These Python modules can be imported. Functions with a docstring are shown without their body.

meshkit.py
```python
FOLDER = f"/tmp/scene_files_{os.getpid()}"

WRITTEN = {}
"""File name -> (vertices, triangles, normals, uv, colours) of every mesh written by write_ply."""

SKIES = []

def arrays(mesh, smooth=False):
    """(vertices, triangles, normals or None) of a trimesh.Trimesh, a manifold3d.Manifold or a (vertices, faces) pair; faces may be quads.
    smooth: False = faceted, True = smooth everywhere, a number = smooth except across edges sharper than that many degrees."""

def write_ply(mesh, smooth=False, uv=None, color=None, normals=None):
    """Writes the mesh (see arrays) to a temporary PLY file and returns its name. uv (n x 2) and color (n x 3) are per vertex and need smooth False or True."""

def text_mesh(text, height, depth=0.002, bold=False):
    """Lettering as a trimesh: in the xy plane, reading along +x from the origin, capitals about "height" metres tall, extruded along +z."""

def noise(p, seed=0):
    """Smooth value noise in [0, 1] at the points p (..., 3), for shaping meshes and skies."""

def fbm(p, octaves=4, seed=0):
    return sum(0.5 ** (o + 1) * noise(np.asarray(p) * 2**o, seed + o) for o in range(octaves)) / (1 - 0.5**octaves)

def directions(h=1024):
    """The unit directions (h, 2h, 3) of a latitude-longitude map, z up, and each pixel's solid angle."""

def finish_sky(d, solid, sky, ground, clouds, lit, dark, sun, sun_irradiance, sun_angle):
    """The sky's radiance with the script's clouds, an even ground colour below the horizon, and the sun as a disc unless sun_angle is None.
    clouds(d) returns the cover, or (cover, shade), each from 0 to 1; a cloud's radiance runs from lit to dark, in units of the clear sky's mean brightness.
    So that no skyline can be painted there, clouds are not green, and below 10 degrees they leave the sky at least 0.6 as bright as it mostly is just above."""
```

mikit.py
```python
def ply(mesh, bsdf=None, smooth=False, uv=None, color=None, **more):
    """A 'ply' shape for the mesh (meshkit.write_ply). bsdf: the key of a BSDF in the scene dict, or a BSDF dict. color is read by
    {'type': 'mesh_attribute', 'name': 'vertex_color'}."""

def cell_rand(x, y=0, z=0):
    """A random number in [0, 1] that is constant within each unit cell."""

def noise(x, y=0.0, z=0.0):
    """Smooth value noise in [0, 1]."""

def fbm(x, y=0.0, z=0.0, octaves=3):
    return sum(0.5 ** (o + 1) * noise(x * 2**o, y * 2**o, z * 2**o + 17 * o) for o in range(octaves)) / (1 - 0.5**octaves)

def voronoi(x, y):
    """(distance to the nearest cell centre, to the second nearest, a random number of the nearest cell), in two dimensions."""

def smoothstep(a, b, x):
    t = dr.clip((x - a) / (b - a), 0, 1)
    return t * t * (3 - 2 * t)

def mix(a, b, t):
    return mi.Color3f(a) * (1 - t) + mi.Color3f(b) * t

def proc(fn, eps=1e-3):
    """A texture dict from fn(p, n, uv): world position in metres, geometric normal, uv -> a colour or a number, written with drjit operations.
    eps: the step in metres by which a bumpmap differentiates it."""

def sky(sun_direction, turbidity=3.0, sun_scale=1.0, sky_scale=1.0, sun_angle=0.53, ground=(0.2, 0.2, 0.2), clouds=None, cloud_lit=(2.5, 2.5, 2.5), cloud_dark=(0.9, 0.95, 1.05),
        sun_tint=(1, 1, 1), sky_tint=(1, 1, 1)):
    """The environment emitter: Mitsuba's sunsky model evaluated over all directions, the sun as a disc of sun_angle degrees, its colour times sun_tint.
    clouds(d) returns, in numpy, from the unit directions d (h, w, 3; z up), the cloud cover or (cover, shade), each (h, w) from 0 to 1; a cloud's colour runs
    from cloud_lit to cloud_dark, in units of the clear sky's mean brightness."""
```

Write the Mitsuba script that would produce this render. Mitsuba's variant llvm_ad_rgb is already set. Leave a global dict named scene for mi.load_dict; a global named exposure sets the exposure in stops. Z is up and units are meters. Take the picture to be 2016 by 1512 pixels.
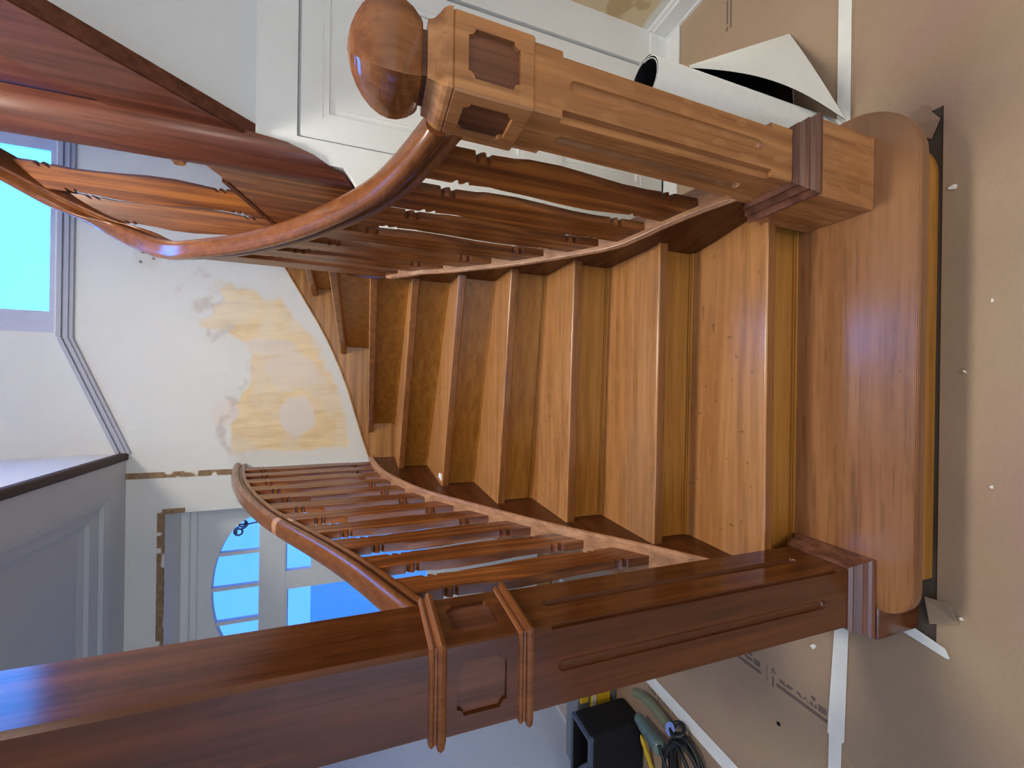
import math, random
import numpy as np, trimesh, shapely
import shapely.geometry as sg, shapely.affinity as sa, shapely.ops as so
import manifold3d as m3
import drjit as dr, mitsuba as mi, mikit, meshkit
from mikit import proc, fbm, noise, smoothstep, mix
random.seed(7)
rng = np.random.default_rng(7)
T = mi.ScalarTransform4f
scene, labels = {}, {}

# ------------------------------------------------------------------ camera (the photograph lies on its side: world up is image left)
FPX, PITCH, ROLL, EYE = 787.0, math.radians(19.75), math.radians(-0.8), 1.40
F = np.array([0, math.cos(PITCH), -math.sin(PITCH)])
R0 = np.array([1.0, 0, 0]); D0 = np.cross(F, R0)
RIGHT = math.cos(ROLL) * R0 + math.sin(ROLL) * D0
scene['camera'] = {'type': 'perspective', 'fov_axis': 'x', 'fov': 2 * math.degrees(math.atan(1008 / FPX)), 'near_clip': 0.02, 'far_clip': 200.0,
                   'to_world': T().look_at(origin=[0, 0, EYE], target=[0, float(F[1]), EYE + float(F[2])], up=RIGHT.tolist())}
# ------------------------------------------------------------------ light
exposure = 1.85
SKY = mikit.sky([0.3, 0.9, 0.45], turbidity=4.0, sun_scale=0.0, sky_scale=2.4, sun_angle=None, sky_tint=(0.55, 0.92, 1.0), ground=(0.1, 0.3, 0.6),
                clouds=lambda d: 1.0 + 0.0 * d[..., 2], cloud_lit=(0.235, 1.0, 4.6), cloud_dark=(0.235, 1.0, 4.6))
scene['sky'] = {**SKY, 'sampling_weight': 0.5}
WINDOW_RADIANCE = (0.078, 0.70, 2.5)      # daylight in the frosted stair window, blue beside the warm lamps
ADDED_STAIR_RADIANCE = (30.0, 28.2, 24.8)    # unseen lamp added high in the stairwell to light the treads
ADDED_HALL_RADIANCE = (5.0, 4.7, 4.2)        # unseen hall lamp, added as fill
ADDED_LEFT_RADIANCE = (0.95, 1.25, 1.75)           # bluish fill from the added unseen front window, on the tool bag side
FRONT_RADIANCE = (1.5, 1.42, 1.28)         # daylight in the front window behind the viewer

# ------------------------------------------------------------------ materials
def bsdf(name, d): scene[name] = d
def princ(color, rough=0.5, spec=0.5, **k):
    c = color if isinstance(color, dict) else {'type': 'rgb', 'value': list(color)}
    return {'type': 'twosided', 'bsdf': {'type': 'principled', 'base_color': c, 'roughness': rough, 'specular': spec, **k}}
def lin(r, g, b): return tuple(((x / 255 + 0.055) / 1.055) ** 2.4 if x > 10 else x / 255 / 12.92 for x in (r, g, b))

def wood(axis, dark, mid, light, fleck=0.0, sx=1.0, wear_shade=0.0):
    D_, M_, L_ = lin(*dark), lin(*mid), lin(*light)
    def fn(p, n, uv):
        q = (p.x, p.y, p.z)
        a, b, c = q[axis], q[(axis + 1) % 3], q[(axis + 2) % 3]
        wob = noise(a * 2.5, b * 4, c * 4) * 0.035
        g1 = fbm(a * 1.6 * sx, (b + wob) * 44 * sx, (c + wob) * 44 * sx)
        g2 = noise(a * 9, b * 190, c * 190)
        g3 = fbm(a * 2.2, b * 3.5 + 5, c * 3.5)
        col = mix(D_, M_, smoothstep(0.22, 0.62, g1))
        col = mix(col, L_, smoothstep(0.5, 0.85, g1) * 0.8)
        col = col * (1.0 - 0.22 * smoothstep(0.5, 0.9, g2)) * (0.88 + 0.24 * g3)
        if fleck:
            fl = smoothstep(0.62, 0.74, noise(a * 26 + noise(b * 30, c * 30) * 2, b * 70, c * 70))
            col = mix(col, L_, fl * fleck)
        if wear_shade:
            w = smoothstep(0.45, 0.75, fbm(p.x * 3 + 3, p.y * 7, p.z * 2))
            col = mix(col, lin(150, 112, 82), w * wear_shade)
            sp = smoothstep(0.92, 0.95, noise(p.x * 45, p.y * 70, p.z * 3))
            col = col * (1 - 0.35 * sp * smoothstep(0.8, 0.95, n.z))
            col = mix(col * mi.Color3f(0.58, 0.50, 0.42), col, smoothstep(0.15, 0.75, n.z))     # shade of the nosing fronts put into the colour, besides paler worn tops
        return col
    return proc(fn)
POLISH = dict(clearcoat=0.14, clearcoat_gloss=0.85)
bsdf('oak_tread', princ(wood(0, (148, 100, 58), (166, 116, 70), (178, 128, 82), fleck=0.2, wear_shade=0.35), 0.23, 0.6))
bsdf('oak_first_tread', princ(wood(0, (122, 80, 50), (138, 94, 60), (150, 106, 72), fleck=0.2, wear_shade=0.5), 0.22, 0.65))
bsdf('oak_riser', princ(wood(0, (138, 88, 34), (152, 102, 42), (162, 112, 52), fleck=0.1), 0.36, 0.45))
bsdf('oak_post', princ(wood(2, (64, 31, 11), (78, 39, 15), (92, 48, 20), fleck=0.2), 0.16, 0.5, **POLISH))
bsdf('oak_baluster', princ(wood(2, (84, 42, 17), (114, 62, 27), (158, 96, 42), sx=1.2), 0.30, 0.5))
bsdf('oak_string', princ(wood(1, (66, 32, 14), (78, 38, 16), (90, 47, 21)), 0.36, 0.25, **POLISH))
bsdf('oak_back_string', princ(wood(0, (128, 82, 38), (156, 108, 56), (172, 124, 70)), 0.34, 0.45))
bsdf('oak_cap', princ(wood(1, (146, 104, 76), (164, 120, 88), (178, 134, 102)), 0.34, 0.5))
bsdf('oak_rail', princ(wood(1, (100, 57, 27), (110, 64, 31), (120, 73, 37)), 0.20, 0.5, **POLISH))
bsdf('oak_newel_lit', princ(wood(2, (128, 82, 46), (152, 102, 60), (168, 120, 76), fleck=0.3), 0.34, 0.5, **POLISH))  # same oak as the tall post, with front light put into its colour
bsdf('oak_panel', princ(wood(2, (74, 42, 28), (94, 56, 38), (108, 68, 48)), 0.42, 0.35))
bsdf('oak_finial', princ(wood(2, (96, 54, 28), (116, 70, 38), (130, 84, 48), fleck=0.15), 0.09, 0.6, clearcoat=0.6, clearcoat_gloss=0.95))
bsdf('oak_casing', princ(wood(2, (70, 36, 25), (88, 47, 33), (100, 58, 42)), 0.26, 0.3, **POLISH))
bsdf('oak_moulding', princ(wood(0, (72, 44, 34), (98, 62, 48), (120, 80, 64)), 0.34, 0.5))
bsdf('dark_timber', princ(wood(1, (44, 28, 26), (58, 38, 34), (70, 46, 40)), 0.5, 0.3))

def plaster_back(p, n, uv):
    base = mi.Color3f(*lin(205, 205, 200)) * (0.95 + 0.08 * fbm(p.x * 3, p.y * 3, p.z * 3))
    x, z = p.x, p.z
    w = (fbm(x * 6, 3.0, z * 6) - 0.5) * 0.34 + (noise(x * 30, 1.0, z * 30) - 0.5) * 0.05 + (noise(x * 90, 1.0, z * 90) - 0.5) * 0.02
    # stripped area: bounded above by an irregular line, left by the old trim, below by the bare strip along the string
    top = 2.07 + 0.22 * smoothstep(0.06, 0.46, x) + 0.05 * smoothstep(-0.05, -0.25, x)
    low = 1.50 + 0.30 * smoothstep(-0.4, 0.65, x) + 0.12 * smoothstep(0.25, 0.6, x)
    inside = smoothstep(-0.03, 0.025, top + w - z) * smoothstep(-0.02, 0.03, z - low - 0.03 - w * 0.3) * smoothstep(-0.02, 0.03, 0.56 + w * 0.6 - x) * smoothstep(-0.015, 0.02, x + 0.45 + w * 0.2)
    streak = 0.45 * noise(x * 34 + z * 4, 2.0, z * 5) + 0.25 * noise(x * 90, 3.0, z * 12) + 0.3 * fbm(x * 14, 5.0, z * 14)
    tan = mix(lin(204, 180, 140), lin(220, 200, 162), smoothstep(0.2, 0.8, streak))
    col = mix(base, tan, inside * (0.68 + 0.32 * smoothstep(0.35, 0.6, fbm(x * 7, 0.0, z * 7))))
    # fresh filler patches
    for cx, cz, rx, rz in ((-0.20, 2.22, 0.10, 0.09), (-0.22, 1.83, 0.13, 0.10), (0.05, 1.88, 0.13, 0.16), (0.22, 1.98, 0.06, 0.14)):
        d = dr.sqrt(dr.square((x - cx) / rx) + dr.square((z - cz) / rz)) + w * 2.6
        col = mix(col, lin(208, 200, 192), smoothstep(1.08, 0.88, d) * (0.9 if cx < 0 else 0.6))
    # grey smears along the border
    sm = smoothstep(0.09, 0.02, dr.abs(top + w * 0.9 - z + 0.04)) * smoothstep(0.46, 0.66, fbm(x * 11, 7.0, z * 11)) * smoothstep(-0.5, -0.4, x) * smoothstep(0.75, 0.6, x)
    col = mix(col, lin(176, 164, 154), sm * 0.6)
    # screw holes of two old brackets
    for cx, cz in ((1.021, 2.69), (0.701, 2.617)):
        for ox, oz in ((-0.025, 0.03), (0.03, 0.02), (0.0, -0.03)):
            d = dr.sqrt(dr.square(x - cx - ox) + dr.square(z - cz - oz))
            col = mix(col, lin(40, 36, 34), smoothstep(0.011, 0.006, d))
        d = dr.sqrt(dr.square(x - cx) + dr.square(z - cz))
        col = mix(col, lin(186, 178, 166), smoothstep(0.08, 0.03, d + w * 0.2) * 0.4)
    return col
bsdf('plaster_back', princ(proc(plaster_back), 0.7, 0.25))
bsdf('plaster', princ(proc(lambda p, n, uv: mi.Color3f(*lin(200, 202, 202)) * (0.95 + 0.08 * fbm(p.x * 3, p.y * 3, p.z * 3))), 0.7, 0.25))
bsdf('plaster_blue_lit', princ(lin(192, 203, 218), 0.7, 0.25))  # blue daylight on the left wall put into the colour
bsdf('plaster_upper', princ(proc(lambda p, n, uv: mi.Color3f(*lin(206, 206, 208)) * (0.97 + 0.05 * fbm(p.x * 3, p.y * 3, p.z * 3))), 0.7, 0.25))
def plaster_right(p, n, uv):
    base = mi.Color3f(*lin(196, 196, 190))
    w = (fbm(p.y * 6, 1.0, p.z * 6) - 0.5) * 0.3
    t = smoothstep(-0.015, 0.015, p.z - 0.15 + w * 0.1)
    blot = smoothstep(0.55, 0.66, fbm(p.y * 9 + 2, 4.0, p.z * 9))
    return mix(base, mix(lin(190, 172, 140), lin(150, 122, 78), blot * 0.6), t * smoothstep(1.2, 0.9, p.z + w))
bsdf('plaster_right', princ(proc(plaster_right), 0.75, 0.2))
bsdf('front_wall_dark', princ(lin(112, 92, 78), 0.6, 0.3))  # unseen front wall, darkened to cut bounce onto the stairs
bsdf('ceiling_paint', princ(lin(176, 180, 184), 0.75, 0.2))
bsdf('white_paint', princ(proc(lambda p, n, uv: mi.Color3f(*lin(208, 210, 208)) * (0.96 + 0.06 * fbm(p.x * 5, p.y * 5, p.z * 5))), 0.42, 0.45))
bsdf('lilac_paint', princ(lin(176, 178, 192), 0.4, 0.45))
bsdf('grey_paint', princ(lin(158, 160, 170), 0.4, 0.45))
def stripped(p, n, uv):
    g = noise(p.x * 60, p.y * 60, p.z * 60)
    h = noise(p.x * 22, p.y * 22, p.z * 22)
    return mix(mix(lin(112, 88, 66), lin(150, 126, 98), g), lin(212, 206, 196), smoothstep(0.60, 0.72, h))
bsdf('stripped_timber', princ(proc(stripped), 0.8, 0.2))

def paper(p, n, uv):
    x, y = p.x, p.y
    b = fbm(x * 3, y * 3, 1.0)
    col = mix(lin(146, 122, 104), lin(166, 142, 118), b)
    col = mix(col, lin(150, 116, 106), smoothstep(0.52, 0.72, fbm(x * 1.7 + 9, y * 5, 2.0)) * 0.5)
    col = mix(col, lin(150, 132, 104), smoothstep(0.5, 0.7, fbm(x * 6, y * 1.6 + 3, 8.0)) * 0.35)
    col = col * (0.97 + 0.06 * noise(x * 300, y * 300, 0.0))
    # flat print: a thick bar with a line of illegible lettering beside it, repeated, and short crosswise stamps
    def bar(u, v, u0, u1, v0, v1, soft=0.002):
        return smoothstep(-soft, soft, u - u0) * smoothstep(-soft, soft, u1 - u) * smoothstep(-soft, soft, v - v0) * smoothstep(-soft, soft, v1 - v)
    k = mi.Float(0)
    letters = smoothstep(0.38, 0.5, noise(x * 95, y * 150, 3.0))
    for y0 in (0.856, 1.087):
        k = dr.maximum(k, bar(x, y, -1.074, -1.061, y0, y0 + 0.172))
        k = dr.maximum(k, bar(x, y, -1.052, -1.030, y0 + 0.004, y0 + 0.030) * smoothstep(0.25, 0.4, noise(x * 70, y * 80, 1.0)))
        k = dr.maximum(k, bar(x, y, -1.052, -1.038, y0 + 0.034, y0 + 0.100) * letters)
        k = dr.maximum(k, bar(x, y, -1.052, -1.038, y0 + 0.112, y0 + 0.160) * letters)
        k = dr.maximum(k, smoothstep(0.009, 0.006, dr.sqrt(dr.square(x + 1.024) + dr.square(y - y0 - 0.045))))
    k = dr.maximum(k, bar(x, y, -1.080, -1.020, 1.062, 1.066) * 0.6)
    k = dr.maximum(k, bar(x, y, -1.084, -1.046, 1.036, 1.045) * letters)
    k = dr.maximum(k, bar(x, y, -1.044, -1.018, 1.032, 1.046) * letters)
    for xa, xb, ya, yb in ((1.49, 1.75, 1.258, 1.266), (1.49, 1.62, 1.276, 1.284), (1.63, 1.75, 1.276, 1.284)):
        k = dr.maximum(k, bar(x, y, xa, xb, ya, yb) * smoothstep(0.2, 0.5, noise(x * 60, y * 60, 2.0)))
    k = dr.maximum(k, bar(x, y, -1.578, -1.545, 1.53, 1.72) * letters * 0.8)
    return mix(col, lin(88, 72, 68), k * 0.8)
bsdf('kraft_paper', princ(proc(paper), 0.55, 0.35))
bsdf('masking_tape', princ(proc(lambda p, n, uv: mi.Color3f(*lin(218, 218, 214)) * (0.92 + 0.14 * fbm(p.x * 14, p.y * 14, 1.0))), 0.6, 0.3))
bsdf('bare_floor', princ(proc(lambda p, n, uv: mix(lin(52, 42, 36), lin(96, 84, 74), fbm(p.x * 4, p.y * 9, 0.0))), 0.6, 0.3))
bsdf('canvas', princ(proc(lambda p, n, uv: mi.Color3f(*lin(208, 210, 204)) * (0.93 + 0.08 * noise(p.x * 260, p.y * 260, p.z * 260) + 0.04 * fbm(p.x * 9, p.y * 9, p.z * 9))), 0.75, 0.2))
bsdf('black_rubber', princ(lin(18, 17, 22), 0.8, 0.15))
bsdf('black_nylon', princ(proc(lambda p, n, uv: mi.Color3f(*lin(24, 23, 26)) * (0.8 + 0.4 * fbm(p.x * 40, p.y * 40, p.z * 40))), 0.75, 0.2))
bsdf('blue_lit_nylon', princ(lin(74, 84, 104), 0.65, 0.25))  # blue window light on the bag rim put into the colour
bsdf('yellow_plastic', princ(lin(206, 168, 40), 0.4, 0.45))
bsdf('steel_grey', princ(lin(112, 116, 122), 0.4, 0.5))
bsdf('olive_plastic', princ(lin(104, 108, 86), 0.5, 0.4))
bsdf('teal_plastic', princ(lin(92, 112, 108), 0.35, 0.5))
bsdf('cable_black', princ(lin(26, 28, 28), 0.4, 0.45))
bsdf('chrome', {'type': 'roughconductor', 'material': 'Cr', 'alpha': 0.12})
bsdf('iron', princ(lin(18, 20, 30), 0.5, 0.4))
bsdf('white_scrap', princ(lin(226, 224, 216), 0.7, 0.2))
bsdf('pale_label', princ(lin(206, 196, 180), 0.6, 0.3))
bsdf('stone_out', princ(lin(150, 160, 165), 0.8, 0.2))
bsdf('white_out', princ(lin(184, 226, 200), 0.7, 0.2))
bsdf('pane', {'type': 'thindielectric', 'int_ior': 1.5})
bsdf('screw_steel', princ(lin(190, 186, 180), 0.25, 0.6, metallic=0.8))

# ------------------------------------------------------------------ helpers
def put(key, mesh, mat, smooth=30, kind=None, **more):
    k, i = key, 0
    while k in scene or k in labels and '__' in key and False:
        i += 1; k = f'{key}_{i:03d}'
    scene[k] = mikit.ply(mesh, mat, smooth=smooth, **more)
    return k
def tag(key, label=None, cat=None, group=None, kind=None):
    d = {}
    if label: d['label'] = label
    if cat: d['category'] = cat
    if group: d['group'] = group
    if kind: d['kind'] = kind
    labels[key] = d
    return key
def struct(key, mesh, mat, label=None, smooth=30):
    k = put(key, mesh, mat, smooth); tag(k, label, None, None, 'structure'); return k
def tm(v, f): return trimesh.Trimesh(np.asarray(v, float), np.asarray(f, int), process=False)
def cat(*ms): return trimesh.util.concatenate(list(ms))
def mani(mesh):
    mesh = mesh.copy(); mesh.merge_vertices()
    return m3.Manifold(m3.Mesh(np.asarray(mesh.vertices, np.float32), np.asarray(mesh.faces, np.uint32)))
def back(man):
    m = man.to_mesh(); return tm(m.vert_properties[:, :3], m.tri_verts)
def hull(points): return back(m3.Manifold.hull_points(np.asarray(points, float)))
def box(x0, x1, y0, y1, z0, z1, b=0.0):
    if b <= 0:
        m = trimesh.creation.box([x1 - x0, y1 - y0, z1 - z0]); m.apply_translation([(x0 + x1) / 2, (y0 + y1) / 2, (z0 + z1) / 2]); return m
    pts = []
    for x, sx in ((x0, 1), (x1, -1)):
        for y, sy in ((y0, 1), (y1, -1)):
            for z, sz in ((z0, 1), (z1, -1)):
                pts += [(x, y + sy * b, z + sz * b), (x + sx * b, y, z + sz * b), (x + sx * b, y + sy * b, z)]
    return hull(pts)
def polys(g): return [p for p in getattr(g, 'geoms', [g]) if p.geom_type == 'Polygon' and p.area > 1e-9]
def ext_z(poly, z0, z1):
    ms = []
    for p in polys(poly):
        m = trimesh.creation.extrude_polygon(p, z1 - z0, engine='earcut'); m.apply_translation([0, 0, z0]); ms.append(m)
    return cat(*ms)
def ext_x(poly, x0, x1):   # poly in (y, z)
    m = ext_z(poly, x0, x1); v = m.vertices; m.vertices = np.stack([v[:, 2], v[:, 0], v[:, 1]], 1); return m
def ext_y(poly, y0, y1):   # poly in (x, z)
    m = ext_z(poly, y0, y1); v = m.vertices; m.vertices = np.stack([v[:, 0], v[:, 2], v[:, 1]], 1); m.faces = m.faces[:, ::-1]; return m
def arr(*p): return np.array(p, float)
def side_normals(path):
    p = np.asarray(path, float); t = np.gradient(p, axis=0) if len(p) > 2 else np.repeat((p[1:] - p[:-1]), 2, 0)
    t /= np.linalg.norm(t, axis=1, keepdims=True)
    return np.stack([t[:, 1], -t[:, 0]], 1)      # to the right of the direction of travel
def dense(path, step=0.02):
    p = np.asarray(path, float); out = [p[0]]
    for a, b in zip(p[:-1], p[1:]):
        n = max(1, int(np.ceil(np.linalg.norm((b - a)[:2]) / step)))
        out += [a + (b - a) * k / n for k in range(1, n + 1)]
    return np.array(out)
def strip_board(path, zb, zt, o0, o1):
    """A vertical board along a plan path (x, y), from z=zb to zt, between offsets o0 and o1 to the right of the path."""
    p = np.asarray(path, float)[:, :2]; n = side_normals(p); N = len(p)
    zb, zt = np.broadcast_to(zb, N), np.broadcast_to(zt, N)
    a, b = p + n * o0, p + n * o1
    ring = lambda i: [(a[i, 0], a[i, 1], zb[i]), (b[i, 0], b[i, 1], zb[i]), (b[i, 0], b[i, 1], zt[i]), (a[i, 0], a[i, 1], zt[i])]
    v = [q for i in range(N) for q in ring(i)]
    f = []
    for i in range(N - 1):
        for k in range(4):
            A, B = 4 * i + k, 4 * i + (k + 1) % 4
            f += [(A, A + 4, B + 4), (A, B + 4, B)]
    f += [(0, 1, 2), (0, 2, 3)]; e = 4 * (N - 1); f += [(e, e + 2, e + 1), (e, e + 3, e + 2)]
    m = tm(v, f); m.fix_normals(); return m
def sweep(path, section, true=False, scale=None):
    """section: (s, u) points; s to the right of travel in plan, u up (true: u across the slope, so that steep rails keep their thickness)."""
    p = np.asarray(path, float); n = side_normals(p[:, :2]); S = np.asarray(section, float); N, M = len(p), len(S)
    g = np.ones(N)
    if true:
        d = np.gradient(p, axis=0); g = np.sqrt(1 + (d[:, 2] / np.maximum(np.hypot(d[:, 0], d[:, 1]), 1e-6)) ** 2).clip(1, 1.7)
    k = np.ones(N) if scale is None else np.asarray(scale)
    v = np.array([[p[i, 0] + n[i, 0] * s * k[i], p[i, 1] + n[i, 1] * s * k[i], p[i, 2] + u * g[i] * k[i]] for i in range(N) for s, u in S])
    f = []
    for i in range(N - 1):
        for k in range(M):
            A, B = M * i + k, M * i + (k + 1) % M
            f += [(A, A + M, B + M), (A, B + M, B)]
    tri = trimesh.creation.triangulate_polygon(sg.Polygon(S), engine='earcut')
    for e, fl in ((0, 1), (M * (N - 1), -1)):
        for t in tri[1]: f.append(tuple(e + x for x in (t if fl > 0 else t[::-1])))
    m = tm(v, f); m.fix_normals(); return m
def tube(path, r, n=10):
    p = np.asarray(path, float); t = np.gradient(p, axis=0); t /= np.linalg.norm(t, axis=1, keepdims=True)
    up = np.array([0.3, 0.2, 0.9]); s = np.cross(t, up); s /= np.linalg.norm(s, axis=1, keepdims=True); w = np.cross(s, t)
    r = np.broadcast_to(r, len(p)); th = np.arange(n) * 2 * np.pi / n
    v = (p[:, None] + r[:, None, None] * (np.cos(th)[None, :, None] * s[:, None] + np.sin(th)[None, :, None] * w[:, None])).reshape(-1, 3)
    f = []
    for i in range(len(p) - 1):
        for k in range(n):
            A, B = n * i + k, n * i + (k + 1) % n
            f += [(A, A + n, B + n), (A, B + n, B)]
    v = np.vstack([v, p[:1], p[-1:]]); c0, c1 = len(v) - 2, len(v) - 1; e = n * (len(p) - 1)
    for k in range(n): f += [(c0, k, (k + 1) % n), (c1, e + (k + 1) % n, e + k)]
    m = tm(v, f); m.fix_normals(); return m
def spline(pts, n):
    p = np.asarray(pts, float)
    from scipy.interpolate import CubicSpline
    d = np.r_[0, np.cumsum(np.linalg.norm(np.diff(p, axis=0), axis=1))]
    return CubicSpline(d, p)(np.linspace(0, d[-1], n))
def rays(x, y):
    return F + RIGHT * (756 - y) / FPX + np.cross(F, RIGHT) * (x - 1008) / FPX

# ------------------------------------------------------------------ room shell
RISE = 0.175
YB, XL, XR, ZC, ZT, YF, YD = 2.90, -2.30, 1.77, 2.70, 5.2, -2.6, 1.65
XE = -0.437                              # edge of the upper landing above the stairwell
struct('floor', box(XL - .2, XR + .2, YF - .2, 3.3, -.12, 0), 'bare_floor')
# back wall: entrance doorway and stair window
WIN = (0.245, 1.36, 3.02, 4.7)
DOORWAY = (-2.02, -0.793, -0.1, 2.517)
wall = sg.box(XL - .2, -0.1, XR + .2, ZT + .1).difference(sg.box(DOORWAY[0], -1, DOORWAY[1], DOORWAY[3])).difference(sg.box(*[WIN[i] for i in (0, 2, 1, 3)]))
struct('wall_back', ext_y(wall, YB, YB + 0.24), 'plaster_back')
struct('wall_left', box(XL - .15, XL, YF - .2, YB + .24, -.1, ZC + .3), 'plaster_blue_lit')
struct('wall_right', box(XR, XR + .15, YF - .2, YB + .24, -.1, ZT + .1), 'plaster_right')
front = sg.box(XL - .2, -.1, XR + .2, ZC + .3).difference(sg.box(0.0, 0.5, 1.65, 2.4)).difference(sg.box(-2.2, .3, -.9, 2.4))
struct('wall_front', ext_y(front, YF - .2, YF), 'front_wall_dark')
struct('baseboard_left', box(XL, XL + .02, 1.0, YB, 0, .11, .004), 'white_paint')
bb = sg.Polygon([(0, 0), (.022, 0), (.022, .095), (.016, .10), (.013, .113), (0, .118)])
bm = ext_y(sa.scale(bb, -1, 1, origin=(0, 0)), YF, YD); bm.apply_translation([XR, 0, 0]); bm.fix_normals()
struct('baseboard_right', bm, 'white_paint')
struct('trim_5', box(XR - .03, XR - .022, YF, YD, 0, .02, .003), 'white_paint')
# ceiling under the upper landing, with one sunk panel, and the hall ceiling
cz = sg.box(XL, YF, XE, YB).union(sg.box(XL, YF, XR, -0.2))
sunk = sg.box(-2.1, 0.9, -0.78, 2.60)
struct('ceiling', ext_z(cz.difference(sg.box(-2.24, .76, -0.64, 2.75)), ZC, ZC + .30), 'ceiling_paint')
fr = []
o, i_ = (-2.24, .76, -0.64, 2.75), (-2.1, 0.9, -0.78, 2.60)
prof = [(0, 0), (.25, .006), (.3, .022), (.7, .03), (.76, .045), (1, .055)]
for (t0, z0), (t1, z1) in zip(prof[:-1], prof[1:]):
    q = lambda t: [o[k] + (i_[k] - o[k]) * t for k in range(4)]
    A, B = q(t0), q(t1)
    ca = [(A[0], A[1]), (A[2], A[1]), (A[2], A[3]), (A[0], A[3])]; cb = [(B[0], B[1]), (B[2], B[1]), (B[2], B[3]), (B[0], B[3])]
    for k in range(4):
        k2 = (k + 1) % 4
        fr.append(tm([(*ca[k], ZC + z0), (*ca[k2], ZC + z0), (*cb[k2], ZC + z1), (*cb[k], ZC + z1)], [(0, 1, 2), (0, 2, 3)]))
fr.append(tm([(i_[0], i_[1], ZC + .055), (i_[2], i_[1], ZC + .055), (i_[2], i_[3], ZC + .055), (i_[0], i_[3], ZC + .055)], [(0, 2, 1), (0, 3, 2)]))
put('ceiling__sunk_panel', cat(*fr), 'ceiling_paint', smooth=False)
put('ceiling__slab', box(-2.24, -.6, .7, 2.8, ZC + .12, ZC + .30), 'ceiling_paint')
struct('wall_landing', box(XE - .14, XE, -.2, YB, ZC + .30, ZT), 'plaster_upper')
put('wall_landing__edge_board', box(XE - .02, XE + .006, -.2, YB, ZC + .026, ZC + .30), 'plaster_upper')
put('wall_landing__nosing', box(XE - .03, XE + .014, -.2, YB, ZC - .012, ZC + .026, .006), 'dark_timber')
struct('wall_stair_front', box(XE - .14, XR, -.34, -.2, ZC + .3, ZT), 'plaster_upper')
struct('ceiling_stairwell', box(XE - .2, XR + .1, -.4, YB + .2, ZT, ZT + .1), 'plaster_upper')

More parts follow.
